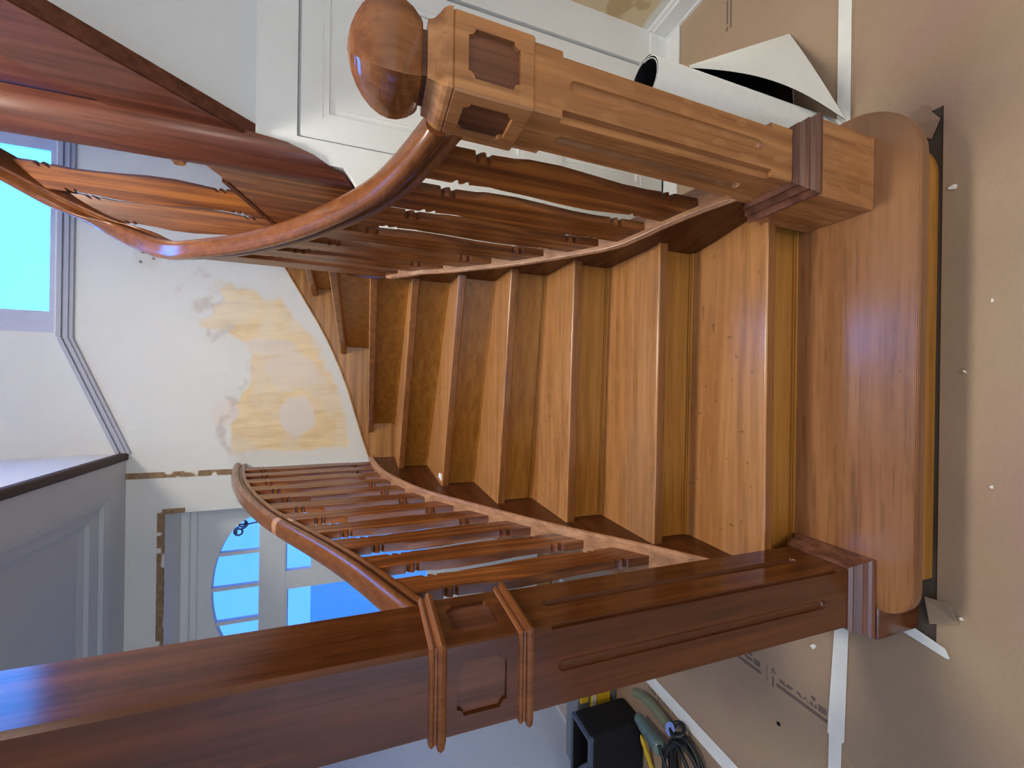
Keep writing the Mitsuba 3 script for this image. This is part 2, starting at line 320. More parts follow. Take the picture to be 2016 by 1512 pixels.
# stair window
wx0, wx1, wz0, wz1 = WIN
k = struct('window_1', ext_y(sg.box(wx0, wz0, wx1, wz1).difference(sg.box(wx0 + .045, wz0 + .02, wx1 - .045, wz1 - .045)), YB + .0, YB + .09), 'lilac_paint')
put('window_1__sash', ext_y(sg.box(wx0 + .045, wz0 + .02, wx1 - .045, wz1 - .045).difference(sg.box(wx0 + .118, wz0 + .032, wx1 - .118, wz1 - .11)), YB + .02, YB + .07), 'lilac_paint')
pm = ext_y(sg.box(wx0 + .118, wz0 + .032, wx1 - .118, wz1 - .11), YB + .045, YB + .05)
put('window_1__pane', pm, princ((0.02, 0.03, 0.04), 0.3), smooth=False, emitter={'type': 'area', 'radiance': {'type': 'rgb', 'value': list(WINDOW_RADIANCE)}})
# moulding under the window that drops to the landing edge
def mould(p0, p1, w, name):
    d = arr(*p1) - arr(*p0); L = np.linalg.norm(d); d /= L; n = arr(-d[1], d[0])
    parts = []
    for a, b, dep in ((0, .32, .030), (.32, .46, .018), (.46, .74, .026), (.74, 1.0, .016)):
        q = [arr(*p0) + n * w * (.5 - a), arr(*p1) + n * w * (.5 - a), arr(*p1) + n * w * (.5 - b), arr(*p0) + n * w * (.5 - b)]
        parts.append(ext_y(sg.Polygon(q), YB - dep, YB + .002))
    return cat(*parts)
struct('trim_1', mould((0.222, 2.965), (1.74, 2.965), .062, 'a'), 'grey_paint')
struct('trim_2', mould((-0.437, 2.702), (0.222, 2.965), .056, 'b'), 'grey_paint')
struct('trim_3', ext_y(sg.Polygon([(-.585, 1.36), (-.552, 1.38), (-.545, ZC), (-.578, ZC)]), YB - .006, YB + .002), 'stripped_timber')
# stripped lintel strip over the doorway
struct('trim_4', cat(ext_y(sg.box(DOORWAY[0] - .05, 2.517, DOORWAY[1] + .002, 2.552), YB - .005, YB + .003), ext_y(sg.box(DOORWAY[1], 2.42, DOORWAY[1] + .028, 2.552), YB - .005, YB + .003)), 'stripped_timber')

# entrance doors with an arched fanlight
Y3 = 3.14
dx0, dx1 = -2.02, -0.793
cx, aw, az, ah = -1.403, 0.505, 2.085, 0.285
th = np.linspace(0, np.pi, 33)
arch = sg.Polygon([(cx + aw * math.cos(t), az + ah * math.sin(t)) for t in th])
panel = sg.box(dx0, 1.93, dx1, 2.52).difference(arch)
struct('door_1', ext_y(panel, Y3, Y3 + .06), 'white_paint')
put('door_1__head_mould', cat(box(dx0, dx1, Y3 - .03, Y3, 2.47, 2.517, .006), box(dx0, dx1, Y3 - .016, Y3, 2.432, 2.47, .005)), 'white_paint')
arch_in = sg.Polygon([(cx + (aw - .016) * math.cos(t), az + (ah - .016) * math.sin(t)) for t in th])
put('door_1__arch_bead', ext_y(arch.difference(arch_in), Y3 - .012, Y3 + .03), 'white_paint')
for mx in (-1.162, -1.392, -1.622):
    zt = az + ah * math.sqrt(max(0, 1 - ((mx - cx) / aw) ** 2))
    put('door_1__glazing_bar', box(mx - .011, mx + .011, Y3 + .005, Y3 + .045, az - .002, zt), 'white_paint')
put('door_1__fanlight_pane', ext_y(arch, Y3 + .03, Y3 + .032), 'pane', smooth=False)
for s, (a, b), pa in ((0, (-1.385, dx1), (-1.325, dx1 - .13)), (1, (dx0, -1.385), (dx0 + .15, -1.452))):
    leaf = sg.box(a, 0.0, b, 1.93)
    hole = sg.box(min(pa), .95, max(pa), 1.70 if s else 1.66).union(sg.box(min(pa), 1.765 if s == 0 else 1.765, max(pa), 1.925)) if s == 0 else sg.box(min(pa), .95, max(pa), 1.915)
    leaf = leaf.difference(hole)
    low = sg.box(min(pa), .22, max(pa), .82)
    put('door_1__leaf', ext_y(leaf, Y3 + .005, Y3 + .05), 'white_paint')
    put('door_1__pane', ext_y(hole.envelope, Y3 + .026, Y3 + .028), 'pane', smooth=False)
    put('door_1__lower_panel', ext_y(low.difference(low.buffer(-.03, join_style=2)), Y3 - .006, Y3 + .006), 'white_paint')
put('door_1__threshold', box(dx0, dx1, YB, Y3 + .05, 0, .02, .004), 'oak_riser')
# hanging scrolled iron bracket seen through the fanlight
ib = []
bc = arr(-1.035, 3.36, 2.262)
def scroll(c, r, turns, s, ph):
    a = np.linspace(0, turns * 2 * np.pi, 40); rr = r * (1 - .55 * a / a[-1])
    return np.stack([c[0] + s * rr * np.cos(a + ph), np.full_like(a, c[1]), c[2] + rr * np.sin(a + ph)], 1)
for off, r, s, ph in (((-.035, 0, .0), .02, 1, 0), ((.0, 0, .03), .02, -1, 1.5), ((0, 0, -.015), .02, 1, 3), ((.03, 0, .012), .018, -1, 0)):
    ib.append(tube(scroll(bc + arr(*off) * 1.5, r * 1.6, 1.4, s, ph), .006, 6))
ib.append(tube(spline([bc + arr(0, 0, .09), bc + arr(.004, 0, .04), bc, bc + arr(-.004, 0, -.05), bc + arr(.006, 0, -.12), bc + arr(-.02, 0, -.2)], 24), .005, 6))
ib.append(tube([bc + arr(0, 0, .09), bc + arr(0, -.08, .10), bc + arr(0, -.165, .10)], .006, 6))
k = put('porch_lamp', cat(*ib), 'iron'); tag(k, 'black scrolled wrought iron porch lamp bracket seen through the arched fanlight', 'lamp')
# porch outside
struct('ground_outside', box(-9, 6, 3.3, 14, -.15, -.05), 'stone_out')
struct('porch_wall', cat(box(-4.2, -1.95, 6.0, 6.2, -.05, 2.1), box(-1.9, .6, 6.0, 6.2, -.05, 1.42), box(.5, 2.6, 6.0, 6.2, -.05, 3.4)), 'white_out')
struct('porch_beam', cat(box(-4, 2, 4.25, 4.4, 3.05, 3.35, .01), box(-1.16, -1.02, 4.25, 4.4, -.05, 3.05, .01)), 'white_out')

# under-stair partition with cupboard door (faces the viewer at y = 1.65)
part = sg.Polygon([(.52, 0), (XR, 0), (XR, 1.79), (.812, 1.79), (.812, 1.50), (.78, 1.47), (.52, 1.30)])
dl, dr_, dt = 0.907, 1.588, 1.65
struct('wall_cupboard', ext_y(part.difference(sg.box(dl - .008, -.1, dr_ + .008, dt + .009)), YD, YD + .045), 'white_paint')
struct('wall_partition', ext_y(sg.Polygon([(.915, 1.60), (XR, 1.60), (XR, 3.6), (.915, 3.6)]), YD + .035, YD + .09), 'plaster')
leaf = box(dl, dr_ - .004, YD + .004, YD + .044, .012, dt, .003)
lm = mani(leaf)
P1, P2 = sg.box(.985, .77, 1.51, 1.575), sg.box(.985, .145, 1.51, .60)
for P in (P1, P2): lm = lm - mani(ext_y(P, YD - .05, YD + .016))
struct('door_2', back(lm), 'white_paint')
for P in (P1, P2):
    put('door_2__panel_mould', cat(ext_y(P.difference(P.buffer(-.022, join_style=2)), YD + .006, YD + .02), ext_y(P.buffer(-.05, join_style=2), YD + .012, YD + .02)), 'white_paint')
put('door_2__rail_strip', cat(box(1.06, 1.075, YD + .001, YD + .02, .60, .77), box(1.40, 1.415, YD + .001, YD + .02, .60, .77)), 'white_paint')
struct('trim_6', box(.80, XR - .02, 1.553, YD - .001, 0, .012, .002), 'white_paint')
struct('baseboard_cupboard', cat(box(.80, dl - .01, YD - .016, YD, 0, .11, .004), box(dr_ + .01, XR - .02, YD - .016, YD, 0, .113, .004)), 'white_paint')
# front window behind the viewer
struct('window_2', ext_y(sg.box(0.0, .5, 1.65, 2.4).difference(sg.box(.07, .57, .80, 2.33)).difference(sg.box(.86, .57, 1.58, 2.33)), YF - .12, YF - .04), 'white_paint')
for a, b in ((.07, .80), (.86, 1.58)):
    pm = ext_y(sg.box(a, .57, b, 2.33), YF - .09, YF - .085)
    put('window_2__pane', pm, princ(lin(200, 220, 230), 0.3), smooth=False, emitter={'type': 'area', 'radiance': {'type': 'rgb', 'value': list(FRONT_RADIANCE)}})
struct('added_window_3', ext_y(sg.box(-2.2, .3, -.9, 2.4).difference(sg.box(-2.13, .37, -1.58, 2.33)).difference(sg.box(-1.52, .37, -.97, 2.33)), YF - .12, YF - .04), 'white_paint')  # unseen window added to light the left room
for a, b in ((-2.13, -1.58), (-1.52, -.97)):
    put('added_window_3__pane', ext_y(sg.box(a, .37, b, 2.33), YF - .09, YF - .085), princ((.03, .03, .04), 0.3), smooth=False, emitter={'type': 'area', 'radiance': {'type': 'rgb', 'value': list(ADDED_LEFT_RADIANCE)}})
# hall lamp added as fill, unseen above the viewer
for lx, ly, lz in ((0.50, -0.20, 2.44),):
    n = 'added_hall_lamp' if 'added_hall_lamp__globe' not in scene else 'added_hall_lamp_001'
    g = trimesh.creation.icosphere(3, .15); g.apply_translation([lx, ly, lz])
    put(n + '__globe', g, princ(lin(230, 225, 215), .5), smooth=True, emitter={'type': 'area', 'radiance': {'type': 'rgb', 'value': list(ADDED_HALL_RADIANCE)}})
    put(n + '__stem', cat(trimesh.creation.cylinder(.012, ZC - lz - .1, transform=trimesh.transformations.translation_matrix([lx, ly, (ZC + lz + .1) / 2])), trimesh.creation.cylinder(.06, .03, transform=trimesh.transformations.translation_matrix([lx, ly, ZC - .015]))), 'chrome')
    tag(n, 'added unseen globe lamp hanging from the hall ceiling ' , 'lamp')

LZ = 3.25  # unseen stairwell lamp, added for light from above
a_ = np.arange(40) * 2 * np.pi / 40
dv = [(.35 + .20 * math.cos(t), .95 + .20 * math.sin(t), LZ) for t in a_] + [(.35, .95, LZ)]
put('added_stair_lamp__diffuser', tm(dv, [(40, (k_ + 1) % 40, k_) for k_ in range(40)]), princ(lin(230, 225, 215), .5), smooth=False, emitter={'type': 'area', 'radiance': {'type': 'rgb', 'value': list(ADDED_STAIR_RADIANCE)}})
sp_ = [(.205, -.03), (.21, -.03), (.20, .05), (.14, .16), (.04, .21), (.0, .212), (.0, .205), (.036, .203), (.135, .152), (.194, .05)]
sh_ = trimesh.creation.revolve(np.array(sp_ + sp_[:1]), sections=40); sh_.apply_translation([.35, .95, LZ]); sh_.fix_normals()
put('added_stair_lamp__shade', sh_, princ(lin(230, 225, 215), .5), emitter={'type': 'area', 'radiance': {'type': 'rgb', 'value': [0.36 * v_ for v_ in ADDED_STAIR_RADIANCE]}})     # glow of the added shade brightens the upper walls
put('added_stair_lamp__stem', cat(trimesh.creation.cylinder(.012, ZT - LZ - .20, transform=trimesh.transformations.translation_matrix([.35, .95, (ZT + LZ + .20) / 2])), trimesh.creation.cylinder(.07, .03, transform=trimesh.transformations.translation_matrix([.35, .95, ZT - .015]))), 'chrome')
tag('added_stair_lamp', 'added unseen pendant lamp hanging high in the stairwell', 'lamp')

# ------------------------------------------------------------------ staircase
ST = 'staircase'
tag(ST, 'polished oak staircase rising away and winding to the right between two balustrades', 'staircase')
XS = -0.513                                # face of the outer string
arcw = [(.6375 + .1825 * math.cos(a), 1.72 + .41 * math.sin(a)) for a in np.linspace(np.pi, 0, 33)]
innerface = [(.508, .80), (.497, .86), (.482, .935), (.468, 1.0), (.458, 1.07), (.455, 1.12), (.455, 1.35), (.455, 1.65)] + arcw + [(.83, YD + .095)]
well = sg.Polygon([(XS, .80)] + innerface + [(XR - .003, YD + .095), (XR - .003, YB - .028), (XS, YB - .028)])
nose = {2: ((.50, .815), (XS, .815)), 3: ((.455, 1.05), (XS, 1.06)), 4: ((.455, 1.297), (XS, 1.33)), 5: ((.455, 1.490), (XS, 1.628)),
        6: ((.455, 1.655), (XS, 1.985)), 7: ((.455, 1.808), (XS, 2.472)), 8: ((.465, 1.895), (-.35, 2.88)), 9: ((.469, 2.03), (.178, 2.88)),
        10: ((.735, 2.105), (.548, 2.88)), 11: ((.82, 2.00), (1.15, 2.88)), 12: ((.82, 1.86), (1.77, 2.50)), 13: ((.82, 1.765), (1.77, 1.80))}
def shifted(l, d, ext=1.0):
    a, b = arr(*l[0]), arr(*l[1]); u = (b - a) / np.linalg.norm(b - a); n = arr(u[1], -u[0])
    return a + n * d - u * min(ext, .12), b + n * d + u * ext
def band(l0, d0, l1, d1):
    a, b = shifted(l0, d0); c, d = shifted(l1, d1)
    return sg.Polygon([a, b, d, c]).buffer(0).intersection(well)
def nosing(l, z, th=.036, r=.017):
    a, b = shifted(l, 0); u = b - a
    ln = sg.LineString([a + 0 * u, b]).intersection(well.buffer(.001))
    if ln.geom_type != 'LineString': ln = max(ln.geoms, key=lambda g: g.length)
    p = np.array(ln.coords); 
    q = np.array([[p[0][0], p[0][1], z], [p[-1][0], p[-1][1], z]])
    # right of travel (R -> L) is the uphill side
    e = .006
    sec = [(r + .003, 0)] + [(e - e * math.sin(t), -e + e * math.cos(t)) for t in np.linspace(0, np.pi / 2, 5)] + [(e * 1.2 - e * 1.2 * math.cos(t), -th + e * 1.2 - e * 1.2 * math.sin(t)) for t in np.linspace(0, np.pi / 2, 5)] + [(r + .003, -th)]
    return sweep(q, sec)
for kk in range(2, 13):
    z = kk * RISE
    body = band(nose[kk], .017, nose[kk + 1], .060)
    if kk in (7, 11):
        a, b = shifted(nose[kk], .017); c, d = shifted(nose[kk + 1], .060)
        corner = (XS, YB - .028) if kk == 7 else (XR, YB - .028)
        body = sg.Polygon([a, b, (corner[0] - .3 * (kk == 7) + .6 * (kk == 11), corner[1] + .3), d, c]).buffer(0).intersection(well)
    body = sg.MultiPolygon(polys(body)) if len(polys(body)) > 1 else polys(body)[0]
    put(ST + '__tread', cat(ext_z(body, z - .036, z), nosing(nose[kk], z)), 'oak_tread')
    rz = band(nose[kk], .046, nose[kk], .064)
    rk = put(ST + '__riser', ext_z(rz, z - RISE - .001, z - .034), 'oak_riser')
    bd = band(nose[kk], .036, nose[kk], .048)
    put(rk + '__bead', cat(ext_z(bd, z - RISE, z - RISE + .009), ext_z(band(nose[kk], .040, nose[kk], .048), z - RISE + .009, z - RISE + .013)), 'oak_riser')
# first step, with a round end at each side
def first(inset, r0=.075, r1=.17):
    s = sg.Polygon([(-.563, .567), (.737, .565), (.737, .90), (-.445, .90), (-.445, .648), (-.563, .648)])
    pts = [(-.563 + r0 - r0 * math.cos(t), .567 + r0 - r0 * math.sin(t)) for t in np.linspace(0, np.pi / 2, 9)]
    pts += [(.737 - r1 + r1 * math.sin(t), .565 + r1 - r1 * math.cos(t)) for t in np.linspace(0, np.pi / 2, 11)]
    pts += [(.737 - .10 + .10 * math.cos(t), .745 + .07 * math.sin(t)) for t in np.linspace(0, np.pi / 2, 7)] + [(.50, .90), (-.445, .90), (-.445, .66), (-.563, .66)]
    return sg.Polygon(pts).buffer(-inset) if inset else sg.Polygon(pts)
t1 = []
e1 = .008
prof1 = [(.0072, -.036), (.003, -.0335), (0, -.028), (0, -e1), (.0006, -.005), (.0024, -.0024), (.005, -.0006), (.008, 0)]
for (i0, z0), (i1, z1) in zip(prof1[:-1], prof1[1:]):
    t1.append(ext_z(first((i0 + i1) / 2), RISE + z0, RISE + z1))
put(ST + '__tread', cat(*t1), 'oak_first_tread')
put(ST + '__riser', ext_z(first(.046).difference(sg.box(-1, .85, 1, 1)), 0, RISE - .034), 'oak_riser')
put(ST + '__scotia', ext_z(first(.030).difference(first(.046)), RISE - .050, RISE - .034), 'oak_riser')
put(ST + '__plinth', box(-.640, -.446, .638, .840, 0, RISE, .003), 'oak_post')
# outer (left) string and its cap
Yc = [.80, .868, 1.008, 1.257, 1.45, 1.615, 1.855, 2.094, 2.357, 2.62, 2.885]
Zc = [.425, .474, .571, .770, .900, 1.005, 1.155, 1.252, 1.332, 1.372, 1.392]
capz = lambda y: np.interp(y, Yc, Zc)
ys = np.linspace(.82, YB - .005, 70)
zsl = np.array([capz(y) for y in ys]); zsl = np.convolve(np.pad(zsl, 3, mode='edge'), np.ones(7) / 7, 'valid')
pl = np.stack([np.full_like(ys, XS), ys], 1)
put(ST + '__string', strip_board(pl, np.minimum(zsl - .42, ys * .62 - .32).clip(0.0), zsl - .02, 0, -.048), 'oak_string')
put(ST + '__string_cap', sweep(np.column_stack([np.full_like(ys, -.553), ys, zsl]), [(-.058, -.022), (.058, -.022), (.058, -.014), (.054, -.009), (.056, -.004), (.051, 0), (-.051, 0), (-.056, -.004), (-.054, -.009), (-.058, -.014)]), 'oak_cap')
# wall string along the back wall
xw = np.array([-.56, -.439, -.266, .022, .318, .523, .708, 1.2, 1.77]); zw = np.array([1.368, 1.412, 1.462, 1.545, 1.671, 1.792, 1.896, 2.2, 2.55])
xs = np.linspace(XS - .03, XR, 60); zs = np.interp(xs, xw, zw); zs = np.convolve(np.pad(zs, 3, mode='reflect', reflect_type='odd'), np.ones(7) / 7, 'valid')
put(ST + '__string', strip_board(np.stack([xs, np.full_like(xs, YB)], 1), zs - .75, zs, .001, .030), 'oak_back_string')
put(ST + '__string_fillet', sweep(np.column_stack([xs, np.full_like(xs, YB - .02), zs]), [(-.018, -.004), (.016, -.004), (.018, .002), (.012, .008), (-.018, .008)]), 'oak_back_string')
# inner string: flared at the newel, straight, round the narrow well, then back towards the viewer
ip = np.vstack([dense([p for p in innerface[:8]], .02)[:-1], [(.455, 1.65), (.455, 1.685)], arcw])
nA = len(ip) - len(arcw)                     # first point of the turn
zt = np.interp(ip[:, 1], [.80, .867, .944, 1.12, 1.255, 1.38, 1.495, 1.583, 1.685, 1.72], [.505, .55, .60, .672, .775, .878, .998, 1.10, 1.235, 1.285])
zt[nA:] = np.interp(np.linspace(0, 180, len(arcw)), [0, 30, 60, 90, 125, 154, 180], [1.285, 1.43, 1.565, 1.69, 1.825, 1.92, 1.985])
zt = np.convolve(np.pad(zt, 3, mode='reflect', reflect_type='odd'), np.ones(7) / 7, 'valid')
iw = nA + 15
zlow = (zt - np.interp(np.arange(len(ip)), [0, iw, len(ip) - 1], [.40, .44, .56])).clip(.06)
put(ST + '__string', strip_board(ip[:iw + 1], zlow[:iw + 1], zt[:iw + 1] - .018, 0, .046), 'oak_string')
put(ST + '__well_string', strip_board(ip[iw:], zlow[iw:], zt[iw:] - .018, 0, .046), 'oak_baluster')
nose_ = nA + 2
capsec = [(-.014, -.02), (.060, -.02), (.060, -.013), (.056, -.008), (.058, -.003), (.054, 0), (-.008, 0), (-.012, -.003), (-.010, -.008), (-.014, -.013)]
put(ST + '__string_cap', sweep(np.column_stack([ip[:nose_ + 1], zt[:nose_ + 1]]), capsec), 'oak_cap')
wc = np.column_stack([ip[nose_:-3], zt[nose_:-3]])
put(ST + '__string_cap', sweep(wc, [(-.01, -.02), (.05, -.02), (.05, 0), (-.01, 0)]), 'oak_string')
# tall curved casing in front of the return flight
a = np.linspace(np.pi, 1.5 * np.pi, 25)
C = np.stack([.87 + .10 * np.cos(a), 1.725 + .10 * np.sin(a)], 1)
ratio = C[:, 0] / C[:, 1]
zb = np.interp(ratio, [.440, .448, .475, .51, .528, .537], [1.448, 1.462, 1.506, 1.60, 1.69, 1.835])
CK = 'curved_casing'
tag(CK, 'curved dark oak casing of the upper flight overhead, with a sloping lower edge', 'stair casing')
put(CK + '__drum', strip_board(C, zb, 3.4, 0, -.055), 'oak_casing', smooth=40)
by = np.linspace(1.66, 0.25, 30); bx = .862 + .004 * (1.62 - by)
bz = 1.83 + (1.61 - by) * 1.0
put(CK + '__string', strip_board(np.stack([bx, by], 1), bz, bz + .37, 0, -.05), 'oak_casing')
put(CK + '__upper_panel', strip_board(np.stack([bx + .022, by], 1), bz + .34, bz + 1.1, 0, -.02), 'oak_casing')
put(CK + '__bead', strip_board(np.stack([bx - .004, by], 1), bz + .004, bz + .022, 0, -.01), 'oak_casing')

# ------------------------------------------------------------------ newel posts
def recess_poly(hw, z0, z1, notch):
    p = sg.box(-hw, z0, hw, z1)
    for x in (-hw, hw):
        for z in (z0, z1): p = p.difference(sg.Point(x, z).buffer(notch, 6))
    return p
def face_cut(poly, half, depth, side):
    """Prism of a face-plane outline (s, z) cut depth deep into face number side (0 front -y, 1 left -x, 2 back +y, 3 right +x) of a post of half width half."""
    m = ext_y(poly, -half - .05, -half + depth)
    m.apply_transform(trimesh.transformations.rotation_matrix(-np.pi / 2 * side, [0, 0, 1])); return m
def square_rings(levels):
    """Stack of square frusta: (z, half)."""
    ms = []
    for (z0, h0), (z1, h1) in zip(levels[:-1], levels[1:]):
        ms.append(hull([(sx * h, sy * h, z) for z, h in ((z0, h0), (z1, h1 if z1 > z0 else h1)) for sx in (-1, 1) for sy in (-1, 1)]) if z1 - z0 > 1e-5 else None)
    return cat(*[m for m in ms if m is not None])
def newel(key, cx, cy, lean, items, mat):
    for part, mesh, mt in items:
        m = mesh.copy(); v = m.vertices
        m.vertices = np.column_stack([v[:, 0] + cx + lean * (v[:, 2] - .7), v[:, 1] + cy, v[:, 2]])
        put(key + '__' + part, m, mt or mat, smooth=25)
def slot(w, z0, z1): return sg.LineString([(0, z0 + w / 2), (0, z1 - w / 2)]).buffer(w / 2, 8)
def groove_prism(w, z0, z1, half, depth, side):
    # rounded flute: hull of spheres along the face
    r = w / 2 * 1.15; c = half + r - depth
    A = trimesh.creation.icosphere(2, r); B = A.copy(); A.apply_translation([0, -c, z0 + w / 2]); B.apply_translation([0, -c, z1 - w / 2])
    m = hull(np.vstack([A.vertices, B.vertices]))
    m.apply_transform(trimesh.transformations.rotation_matrix(-np.pi / 2 * side, [0, 0, 1])); return m
# right-hand newel with cushion finial
items = []
b = .094
items.append(('base', box(-b, b, -.086, .086, RISE, .385, .003), None))
items.append(('base_moulding', square_rings([(.385, .094), (.398, .097), (.404, .090), (.412, .084), (.420, .086), (.426, .079), (.434, .073), (.440, .075), (.446, .066)]), 'oak_moulding'))
h = .064
sh = mani(box(-h, h, -h, h, .44, 1.125, .003))
for sx in (-1, 1):
    for sy in (-1, 1):
        x0, x1 = sorted((sx * (h - .015), sx * (h + .05))); y0, y1 = sorted((sy * (h - .015), sy * (h + .05)))
        sh = sh - mani(box(x0, x1, y0, y1, .515, 1.062))
for s in range(4): sh = sh - mani(groove_prism(.022, .545, 1.045, h, .011, s))
items.append(('shaft', back(sh), None))
h2 = .070
bl = mani(box(-h2, h2, -h2, h2, 1.120, 1.272, .004))
rec = recess_poly(.043, 1.150, 1.245, .012)
pans = []
for s in range(4):
    bl = bl - mani(face_cut(rec, h2, .010, s)); pans.append(face_cut(recess_poly(.0425, 1.1505, 1.2445, .0125).buffer(-.0005), h2, .010, s))
items.append(('block', back(bl), None))
for s in range(4):
    m = ext_y(rec.buffer(-.0008), -h2 + .0085, -h2 + .0105); m.apply_transform(trimesh.transformations.rotation_matrix(-np.pi / 2 * s, [0, 0, 1])); items.append(('sunk_panel', m, 'oak_panel'))
items.append(('cap', square_rings([(1.272, .070), (1.280, .069), (1.287, .0655), (1.293, .060), (1.300, .0545), (1.306, .052), (1.312, .051)]), None))
items.append(('neck', square_rings([(1.310, .040), (1.322, .040)]), 'oak_panel'))
def cushion(z0):
    prof = [(0, .046), (.004, .050), (.018, .0575), (.036, .0625), (.052, .0635), (.068, .061), (.084, .055), (.098, .0455), (.108, .035), (.116, .023), (.121, .010), (.1225, .0)]
    n = 64; a = np.arange(n) * 2 * np.pi / n + np.pi / 4
    e = 0.42
    v, f = [], []
    for z, r in prof:
        c, s = np.cos(a), np.sin(a)
        # square plan with faces that bulge slightly
        k = 1 / np.maximum(np.abs(c), np.abs(s)); k = k * (1 + .10 * np.cos(2 * (a - np.pi / 4) + np.pi / 2) ** 2 * 0 + .045 * (1 - ((k - 1) / .4142)))
        v += [(r * k[i] * c[i], r * k[i] * s[i], z0 + z) for i in range(n)]
    for i in range(len(prof) - 1):
        for j in range(n):
            A, B = i * n + j, i * n + (j + 1) % n
            f += [(A, B, B + n), (A, B + n, A + n)]
    c0 = len(v); v.append((0, 0, z0)); f += [(c0, (j + 1) % n, j) for j in range(n)]
    return tm(v, f)
items.append(('finial', cushion(1.320), 'oak_finial'))
newel('newel_post', .564, .745, .012, items, 'oak_newel_lit')
tag('newel_post', 'shorter oak newel post with a cushion shaped finial, on the first step', 'newel post')
for px_, py_ in ((1198, 285), (1133, 306)):
    d = rays(px_, py_); x_ = .502; P = d * (x_ / d[0]) + arr(0, 0, EYE)
    c_ = trimesh.creation.cylinder(.0045, .004, sections=12, transform=trimesh.transformations.rotation_matrix(np.pi / 2, [0, 1, 0])); c_.apply_translation([.5035 + .012 * (P[2] - .7) - .0005, P[1], P[2]])
    k = put('newel_post__screw', c_, 'screw_steel'); tag(k, 'bright screw head')
# left-hand newel, running up to the ceiling
items = []
items.append(('base_moulding', square_rings([(RISE, .099), (.190, .099), (.196, .094), (.205, .090), (.214, .092), (.222, .087), (.230, .082), (.238, .084), (.246, .078)]), 'oak_moulding'))
h = .0765
sh = mani(box(-h, h, -h, h, RISE, 1.125, .005))
for s in range(4): sh = sh - mani(groove_prism(.020, .330, 1.06, h, .009, s))
for sx in (-1, 1):
    for sy in (-1, 1):
        x0, x1 = sorted((sx * (h - .006), sx * (h + .05))); y0, y1 = sorted((sy * (h - .006), sy * (h + .05)))
        sh = sh - mani(box(x0, x1, y0, y1, .29, 1.075))
items.append(('shaft', back(sh), None))
ring = [(0, .079), (.004, .086), (.010, .0885), (.015, .086), (.017, .081), (.020, .0805), (.024, .083), (.028, .081), (.030, .0775)]
items.append(('ring', square_rings([(1.112 + z, r) for z, r in ring]), 'oak_rail'))
items.append(('ring', square_rings([(1.270 + z, r) for z, r in ring]), 'oak_rail'))
h2 = .0775
bl = mani(box(-h2, h2, -h2, h2, 1.12, 1.29, .003))
rec = recess_poly(.046, 1.163, 1.252, .012)
for s in range(4): bl = bl - mani(face_cut(rec, h2, .009, s))
items.append(('block', back(bl), None))
for s in range(4):
    m = ext_y(rec.buffer(-.0008), -h2 + .0075, -h2 + .0095); m.apply_transform(trimesh.transformations.rotation_matrix(-np.pi / 2 * s, [0, 0, 1])); items.append(('sunk_panel', m, 'oak_panel'))
items.append(('upper_shaft', box(-.0755, .0755, -.0755, .0755, 1.28, ZC, .007), None))
newel('newel_post_001', -.528, .743, .014, items, 'oak_post')
tag('newel_post_001', 'tall oak newel post running up past the handrail to the ceiling', 'newel post')

# ------------------------------------------------------------------ balustrades
RS = [(.019, -.033), (.025, -.031), (.027, -.024), (.024, -.016), (.0165, -.012), (.0155, -.006), (.019, -.001), (.029, .003), (.0335, .011), (.032, .022), (.025, .030), (.013, .034)]
RSEC = RS + [(-s, u) for s, u in RS[::-1]]
def half_widths(L):
    pr = [(0, .045), (.075, .045), (.078, .043), (.080, .033), (.087, .033), (.090, .041), (.097, .0455), (.104, .041), (.107, .033), (.114, .033), (.117, .042)]
    mid = [(.16, .0425), (.24, .0465), (.33, .049), (.42, .0485), (.50, .046)]
    out = pr + [(t, w) for t, w in mid if t < L - .14]
    tp = [(L - t, w) for t, w in pr[::-1]]
    out += [(L - .17, .041)] if L > .5 else []
    return out + tp
def baluster(key, base, tdir, zb, zt, th):
    """base (x, y) of the board's middle; tdir plan direction of its width; zb(s), zt(s): cuts along the width s."""
    L = zt(0) - zb(0)
    hw = half_widths(L)
    def zz(t, s): f = t / L; return (zb(s) * (1 - f) + zt(s) * f) if (t < .12 or t > L - .12) else zb(0) + t + (zb(s) - zb(0)) * max(0, 1 - f * 1.0) * 0 + (zb(s) - zb(0)) * (1 - f) + (zt(s) - zt(0)) * f
    sway = lambda t: .007 * math.sin(2 * math.pi * (t - .12) / max(L - .24, .1)) if .12 < t < L - .12 else 0
    left = [(-w + sway(t), zz(t, -w)) for t, w in hw]; right = [(w + sway(t), zz(t, w)) for t, w in hw]
    poly = sg.Polygon(left + right[::-1]).buffer(0)
    m = ext_y(max(polys(poly), key=lambda p: p.area), -th / 2, th / 2)
    c, s = tdir; v = m.vertices
    m.vertices = np.column_stack([base[0] + v[:, 0] * c - v[:, 1] * s, base[1] + v[:, 0] * s + v[:, 1] * c, v[:, 2]])
    return put(key, m, 'oak_baluster', smooth=20)
